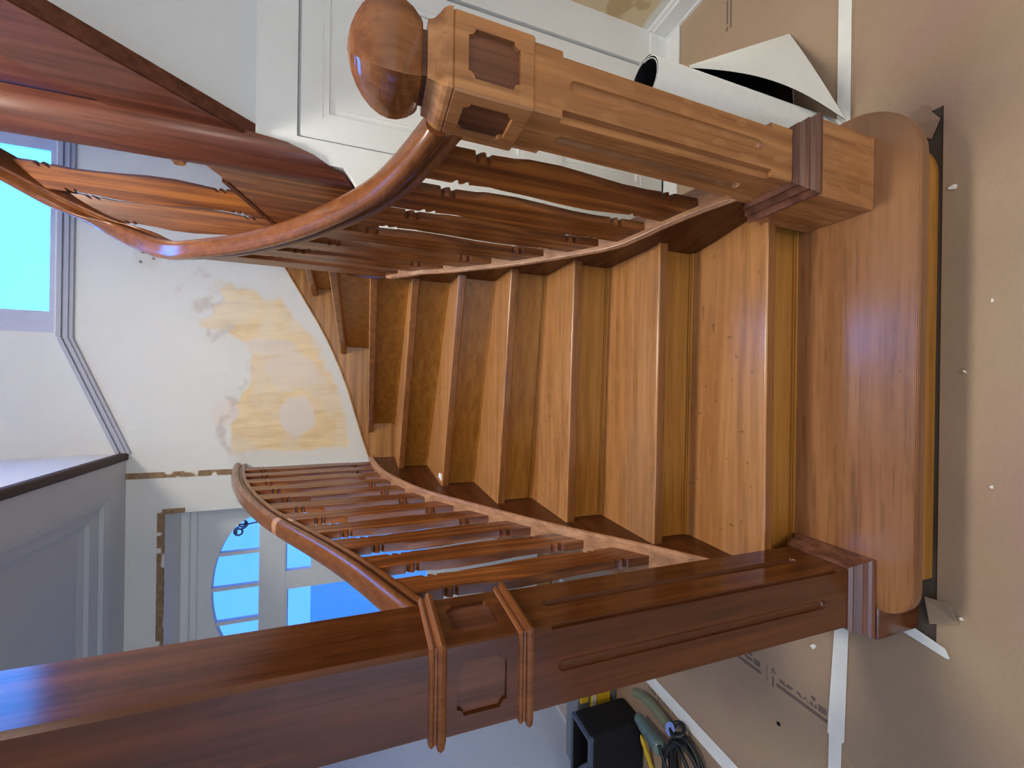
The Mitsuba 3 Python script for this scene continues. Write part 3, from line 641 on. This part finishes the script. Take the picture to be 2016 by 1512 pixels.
# left
BL = 'balustrade'
tag(BL, 'oak balustrade of flat boards from the tall newel post to the back wall', 'balustrade')
lr = spline([(-.544, .815, 1.213), (-.544, .924, 1.277), (-.544, 1.144, 1.381), (-.544, 1.476, 1.564), (-.544, 1.749, 1.727), (-.544, 2.153, 1.919), (-.544, 2.58, 2.067), (-.544, 2.893, 2.14)], 60)
put(BL + '__handrail', sweep(lr, RSEC), 'oak_rail', smooth=40)
rl = lambda y: np.interp(y, lr[:, 1], lr[:, 2]) - .030
zcl = lambda y: np.interp(y, ys, zsl) - .001
for i in range(11):
    y = 1.060 + .1685 * i
    baluster(BL + '__baluster', (-.5365, y), (0, 1), lambda s, y=y: float(zcl(y + s)), lambda s, y=y: float(rl(y + s)), .026)
pi_ = int(np.argmin(np.abs(lr[:, 1] - 1.70)))
pp = lr[pi_ - 1:pi_ + 1]
put(BL + '__handrail_patch', sweep(pp, [(s * 1.012, u * 1.012) for s, u in RSEC]), 'oak_cap', smooth=40)
# right
BR = 'balustrade_001'
tag(BR, 'oak balustrade whose handrail sweeps up from the finial newel and round the well', 'balustrade')
ar_ = np.radians([175, 160, 145, 130, 108, 90, 61, 33, 8])
zr = [1.945, 2.05, 2.125, 2.205, 2.315, 2.425, 2.565, 2.67, 2.78]
rp = [(.520, .806, 1.262), (.497, .907, 1.305), (.484, 1.068, 1.374), (.480, 1.237, 1.476), (.480, 1.417, 1.602), (.480, 1.584, 1.748), (.480, 1.69, 1.862)]
rp += [(.6375 + .1575 * math.cos(t), 1.72 + .385 * math.sin(t), z) for t, z in zip(ar_, zr)]
rr = spline(rp, 110)
put(BR + '__handrail', sweep(rr, RSEC, True, np.interp(rr[:, 2], [2.0, 2.4], [1.0, 1.32])), 'oak_rail', smooth=40)
cut = int(np.argmin(np.abs(rr[:, 1] - 1.90) + 9 * (rr[:, 0] > .53)))
low = rr[:cut]
rzr = lambda y: np.interp(y, low[:, 1], low[:, 2]) - .030
cpr = ip[:nose_ + 1]; czr = lambda y: np.interp(y, cpr[:, 1], zt[:nose_ + 1]) - .001; cxr = lambda y: np.interp(y, cpr[:, 1], cpr[:, 0])
for y in (.912, 1.046, 1.190, 1.352, 1.508, 1.645):
    xx = cxr(y) + .014; dxy = (cxr(y + .02) - cxr(y - .02)) / .04; nn = math.hypot(1, dxy)
    baluster(BR + '__baluster', (xx, y), (dxy / nn, 1 / nn), lambda s, y=y: float(czr(y + s)), lambda s, y=y: float(rzr(y + s)), .023)
# plain turning board at the well and two boards on the return string
put(BR + '__baluster', ext_x(sg.Polygon([(1.745, 1.29), (1.745, float(rzr(1.745))), (1.83, float(rzr(1.83)) + .02), (1.83, 1.36)]), .458, .482), 'oak_baluster')
zsA = lambda d: float(np.interp(180 - d, np.linspace(0, 180, len(arcw)), zt[nA:])); zrA = lambda d: float(np.interp(d, np.degrees(ar_)[::-1], zr[::-1])) - .030
for d_ in (44, 72):
    t = math.radians(d_); q = (.6375 + .159 * math.cos(t), 1.72 + .386 * math.sin(t)); tv = arr(.159 * math.sin(t), -.386 * math.cos(t)); sp = np.linalg.norm(tv); tv = arr(.76, -.65) if d_ == 44 else arr(.90, -.43)     # the two boards stand across the turn
    baluster(BR + '__baluster', q, tuple(tv), lambda s, d_=d_, sp=sp: zsA(d_ - math.degrees(s / sp)), lambda s, d_=d_, sp=sp: zrA(d_ - math.degrees(s / sp)), .023)
# ------------------------------------------------------------------ floor covering and things lying about
step_hole = sg.box(-.66, .602, .66, 1.2).union(first(.0).buffer(.004).difference(sg.box(-1, 0, 1, .602))).union(sg.box(-.56, .602, .74, .9))
def sheet(key, poly, z, label):
    k = put(key, ext_z(poly, z, z + .0015), 'kraft_paper'); tag(k, label, 'floor paper', None); return k
frontp = sg.Polygon([(XL, YF), (XR, YF), (XR, .84), (XL, .84)]).difference(step_hole)
sheet('floor_paper', frontp, .001, 'widest brown protective floor paper sheet in front of the first step')
sheet('floor_paper', sg.Polygon([(.52, .81), (XR - .03, .81), (XR - .03, 1.549), (.52, 1.552)]).difference(sg.box(-1, 0, .54, 1.3)), .0028, 'brown protective floor paper sheet under the rolled cloth beside the cupboard door')
scene_fp2 = sg.Polygon([(-1.54, .81), (-.60, .81), (-.60, 3.0), (-.72, 3.09), (-1.54, 3.09)])
sheet('floor_paper', scene_fp2, .0028, 'brown floor paper sheet with dark print beside the tall newel post')
sheet('floor_paper', sg.Polygon([(XL + .02, .80), (-1.50, .80), (-1.50, 2.88), (XL + .02, 2.88)]), .0046, 'brown floor paper sheet under the tool bag along the left wall')
def tape(pts, label, w=None, z=.0062):
    k = put('masking_tape', ext_z(sg.Polygon(pts), z, z + .0006), 'masking_tape'); tag(k, label, 'tape')
tape([(-2.2, .865), (-1.10, .851), (-1.096, .856), (-.72, .838), (-.72, .800), (-1.09, .808), (-1.10, .815), (-2.2, .83)], 'long white masking tape strip on the floor paper behind the tall newel')
tape([(.72, .853), (XR - .04, .852), (XR - .04, .815), (.72, .815)], 'long white masking tape strip on the floor paper behind the finial newel')
tape([(-1.575, 1.10), (-1.505, 1.10), (-1.465, 2.75), (-1.520, 2.75)], 'white masking tape strip running along the paper beside the tool bag')
tape([(-.667, .668), (-.640, .650), (-.660, .583), (-.680, .574), (-.684, .58)], 'short piece of white masking tape beside the tall newel plinth')
# lifted paper corners at both ends of the first step
def flap(key, pts, label):
    v = arr(*pts); c = v.mean(0); m = tm(np.vstack([v, v + [0, 0, .0015]]), [(0, 2, 1), (0, 3, 2), (4, 5, 6), (4, 6, 7)] + [f for i in range(4) for f in ((i, (i + 1) % 4, 4 + (i + 1) % 4), (i, 4 + (i + 1) % 4, 4 + i))])
    k = put(key, m, 'kraft_paper', smooth=False); tag(k, label, 'paper')
flap('paper_flap', [(-.545, .622, .012), (-.537, .572, .018), (-.585, .560, .004), (-.615, .615, .003)], 'small lifted corner of brown paper by the tall newel end of the first step')
flap('paper_flap', [(.735, .700, .004), (.765, .640, .012), (.700, .600, .022), (.662, .622, .010)], 'lifted grey brown paper edge at the round end of the first step')
# rolled cloth standing on end, its outer turn pulled loose
RC = 'rolled_cloth'
tag(RC, 'off-white black-backed cloth roll standing on end behind the finial newel', 'rolled cloth')
RX, RY, RR, RH = .815, .895, .064, .715
th_ = np.linspace(-.4, 4 * np.pi, 110)
def spiral(off): 
    r = RR - .0052 * (th_ + .4) / (2 * np.pi) - off
    return np.stack([RX + np.cos(th_) * r, RY + np.sin(th_) * r], 1)
def wall_between(a, b, z0, z1):
    n = len(a); v = [(*p, z) for z in (z0, z1) for ring in (a, b) for p in ring]; f = []
    for i in range(n - 1):
        f += [(i, i + 1, 2 * n + i + 1), (i, 2 * n + i + 1, 2 * n + i), (n + i + 1, n + i, 3 * n + i), (n + i + 1, 3 * n + i, 3 * n + i + 1),
              (i, n + i, n + i + 1), (i, n + i + 1, i + 1), (2 * n + i, 2 * n + i + 1, 3 * n + i + 1), (2 * n + i, 3 * n + i + 1, 3 * n + i)]
    for e in (0, n - 1): f += [(e, n + e, 3 * n + e), (e, 3 * n + e, 2 * n + e)]
    m = tm(v, f); m.fix_normals(); return m
put(RC + '__cloth', wall_between(spiral(0), spiral(.0016), .003, RH), 'canvas', smooth=40)
k = put(RC + '__backing', wall_between(spiral(.0017), spiral(.0042), .003, RH - .001), 'black_rubber', smooth=40); tag(k, 'black rubber backing')
# loose outer turn: a cone from near the top of the roll to the floor
PA, PQ, PP = arr(.892, .895, .585), arr(.822, .810, .035), arr(1.262, 1.012, .005)
PM = arr(1.03, .885, .06)
base_curve = np.vstack([[(1 - t) ** 2 * PQ + 2 * t * (1 - t) * PM + t * t * PP for t in np.linspace(0, 1, 16)],
                        [(1 - t) * PP + t * arr(.87, .985, .004) for t in np.linspace(.06, 1, 9)]])
def cone(off):
    nb, nv = len(base_curve), 22
    out = []
    for i, q in enumerate(base_curve):
        u = i / 15
        for t in np.linspace(.04, 1, nv):
            p = PA * (1 - t) + q * t
            if u <= 1: p = p + arr(.10, -.165, .08) / .2 * .034 * math.sin(math.pi * t) * (1 - u) ** 1.2 + arr(.02, -.02, 0) * math.sin(math.pi * t) * u * (1 - u)
            out.append(p)
    v = np.array(out).reshape(nb, nv, 3)
    c = arr(.95, .95, .2); d = c - v; d /= np.linalg.norm(d, axis=2, keepdims=True)
    return v + d * off
def shell(o0, o1):
    P, Q = cone(o0), cone(o1); nb, nv, _ = P.shape; N = nb * nv; f = []
    v = np.vstack([P.reshape(-1, 3), Q.reshape(-1, 3)])
    for i in range(nb - 1):
        for j in range(nv - 1):
            a_, b_, c_, d_ = i * nv + j, i * nv + j + 1, (i + 1) * nv + j + 1, (i + 1) * nv + j
            f += [(a_, b_, c_), (a_, c_, d_), (N + a_, N + c_, N + b_), (N + a_, N + d_, N + c_)]
    edge = [(i * nv, (i + 1) * nv) for i in range(nb - 1)] + [(i * nv + nv - 1, (i + 1) * nv + nv - 1) for i in range(nb - 1)] + [(j, j + 1) for j in range(nv - 1)] + [((nb - 1) * nv + j, (nb - 1) * nv + j + 1) for j in range(nv - 1)]
    for a_, b_ in edge: f += [(a_, b_, N + b_), (a_, N + b_, N + a_)]
    m = tm(v, f); m.fix_normals(); return m
put(RC + '__loose_turn', shell(0, .002), 'canvas', smooth=35)
put(RC + '__loose_backing', shell(.0021, .006), 'black_rubber', smooth=35)
# tool bag, case and tools by the left wall
def rbox(x0, x1, y0, y1, z0, z1, r, n=2):
    pts = []
    s = trimesh.creation.icosphere(n, r).vertices
    for x in (x0 + r, x1 - r):
        for y in (y0 + r, y1 - r):
            for z in (z0 + r, z1 - r): pts.append(s + [x, y, z])
    return hull(np.vstack(pts))
tag('tool_bag', 'open black fabric tool bag with blue lit rim on the floor by the left wall', 'tool bag')
bagm = mani(rbox(-2.24, -1.765, 1.735, 1.93, .005, .335, .03)) - mani(rbox(-2.21, -1.795, 1.76, 1.905, .06, .5, .02))
put('tool_bag__body', back(bagm), 'black_nylon', smooth=40)
k = put('tool_bag__rim', cat(box(-2.23, -1.775, 1.738, 1.752, .31, .343, .005), box(-2.23, -1.775, 1.913, 1.927, .31, .343, .005), box(-1.789, -1.772, 1.74, 1.925, .31, .343, .005)), 'blue_lit_nylon'); tag(k, 'rim tinted as lit blue')
put('tool_bag__handle', tube(spline([(-2.16, 1.745, .33), (-2.14, 1.745, .40), (-2.03, 1.745, .43), (-1.92, 1.745, .40), (-1.90, 1.745, .33)], 24), .011, 8), 'blue_lit_nylon')
tag('tool_case', 'yellow and grey tool case standing behind the black tool bag', 'tool case')
put('tool_case__body', rbox(-2.2, -1.60, 1.99, 2.13, .006, .265, .012), 'steel_grey', smooth=40)
put('tool_case__front_panel', box(-2.17, -1.61, 1.982, 1.992, .055, .185, .004), 'yellow_plastic')
put('tool_case__label', box(-2.12, -1.63, 1.979, 1.983, .150, .176, .0), 'pale_label')
put('tool_case__latch', box(-1.80, -1.74, 1.978, 1.992, .20, .25, .004), 'yellow_plastic')
# yellow-handled screwdriver leaning on the bag
p0, p1 = [rays(*q_) * (y_ / rays(*q_)[1]) + arr(0, 0, EYE) for q_, y_ in (((1287, 1524), 1.655), ((1262, 1448), 1.69))]
sdp = np.linspace(0, 1, 14)[:, None] * (p1 - p0) + p0
put('screwdriver__handle', tube(sdp, np.array([.006, .011, .013, .011, .010, .012, .0135, .0135, .012, .010, .012, .012, .009, .005]), 10), 'yellow_plastic', smooth=50)
put('screwdriver__blade', tube(np.linspace(0, 1, 4)[:, None] * ((p0 - p1) * .8) + p0, .0035, 8), 'chrome', smooth=50)
tag('screwdriver', 'yellow handled screwdriver lying across the tools in front of the black bag', 'screwdriver')
# grinder: teal body, olive handle tube, chrome head
tag('angle_grinder', 'teal and olive power tool with chrome head lying in front of the tool bag', 'power tool')
put('angle_grinder__body', tube(spline([(-1.69, 1.50, .10), (-1.70, 1.58, .085), (-1.71, 1.66, .075), (-1.70, 1.72, .07)], 16), np.r_[.022, np.full(5, .034), np.full(6, .030), np.full(3, .026), .012], 14), 'teal_plastic', smooth=50)
put('angle_grinder__handle', tube(spline([(-1.60, 1.74, .07), (-1.58, 1.66, .06), (-1.585, 1.57, .055), (-1.60, 1.50, .05)], 18), .021, 12), 'olive_plastic', smooth=50)
hd = trimesh.creation.cylinder(.026, .05, sections=24); hd.apply_transform(trimesh.transformations.rotation_matrix(.5, [0, 1, 0])); hd.apply_translation([-1.585, 1.475, .055])
put('angle_grinder__head', hd, 'chrome', smooth=40)
gd = trimesh.creation.torus(.032, .009, major_sections=28, minor_sections=10); gd.apply_transform(trimesh.transformations.rotation_matrix(1.1, [0, 1, .3])); gd.apply_translation([-1.562, 1.45, .055])
put('angle_grinder__guard', gd, 'cable_black', smooth=50)
cp = []
for i in range(260):
    t = i / 259 * 2 * np.pi * 5.5
    r = .105 + .014 * math.sin(t * .37) + .012 * math.sin(t * 1.13)
    cp.append((-1.74 + r * 1.25 * math.cos(t) + .004 * i / 26, 1.40 + r * .82 * math.sin(t), .016 + .085 * (i / 259) + .008 * math.sin(t * 2.3)))
cp += [(-1.66, 1.50, .115), (-1.69, 1.51, .10)]
k = put('power_cable', tube(np.array(cp), .0085, 8), 'cable_black', smooth=60); tag(k, 'coil of black cable lying on the floor in front of the tool bag', 'cable')
# scraps of plaster and paper
tag_g = []
def scrap(x, y, z, s, label, n=1):
    pts = [(x + s * math.cos(a) * random.uniform(.5, 1), y + s * math.sin(a) * random.uniform(.5, 1)) for a in np.sort(rng.uniform(0, 2 * np.pi, 6))]
    p = sg.Polygon(pts).convex_hull
    m = mani(ext_z(p, z + .0005, z + .004))
    k = put('plaster_scrap', back(m), 'white_scrap', smooth=False); tag(k, label, 'scrap')
scrap(.518, .583, .0026, .013, 'small white torn scrap on the paper in front of the finial newel')
scrap(-.852, .90, .0044, .013, 'white scrap on the paper beside the tall newel near the tape')
scrap(-.228, .507, .0026, .006, 'tiny pale chip on the paper in front of the first step, nearest the viewer')
scrap(.046, .556, .0026, .005, 'tiny pale chip on the paper close to the middle of the first step')
scrap(.215, .511, .0026, .005, 'tiny pale chip on the paper in front of the finial end of the first step')
scrap(-.569, .555, .0026, .005, 'tiny pale chip on the paper at the tall newel end of the first step')
k = put('dirt_spot', ext_z(sg.Point(-1.2, 1.016).buffer(.006), .0045, .008), 'black_rubber'); tag(k, 'small dark crumb on the printed paper beside the tall newel', 'crumb')
m = ext_z(sg.Polygon([(-.49, 1.995), (-.455, 1.99), (-.462, 2.06), (-.485, 2.085)]), 6 * RISE + .0005, 6 * RISE + .003)
k = put('paper_scrap', m, 'white_scrap', smooth=False); tag(k, 'white paper scrap on the sixth tread against the left string', 'scrap')
for nm in [k for k in scene if '__' not in k and isinstance(scene[k], dict) and scene[k].get('type') == 'ply' and k not in labels]: print('unlabelled', nm)
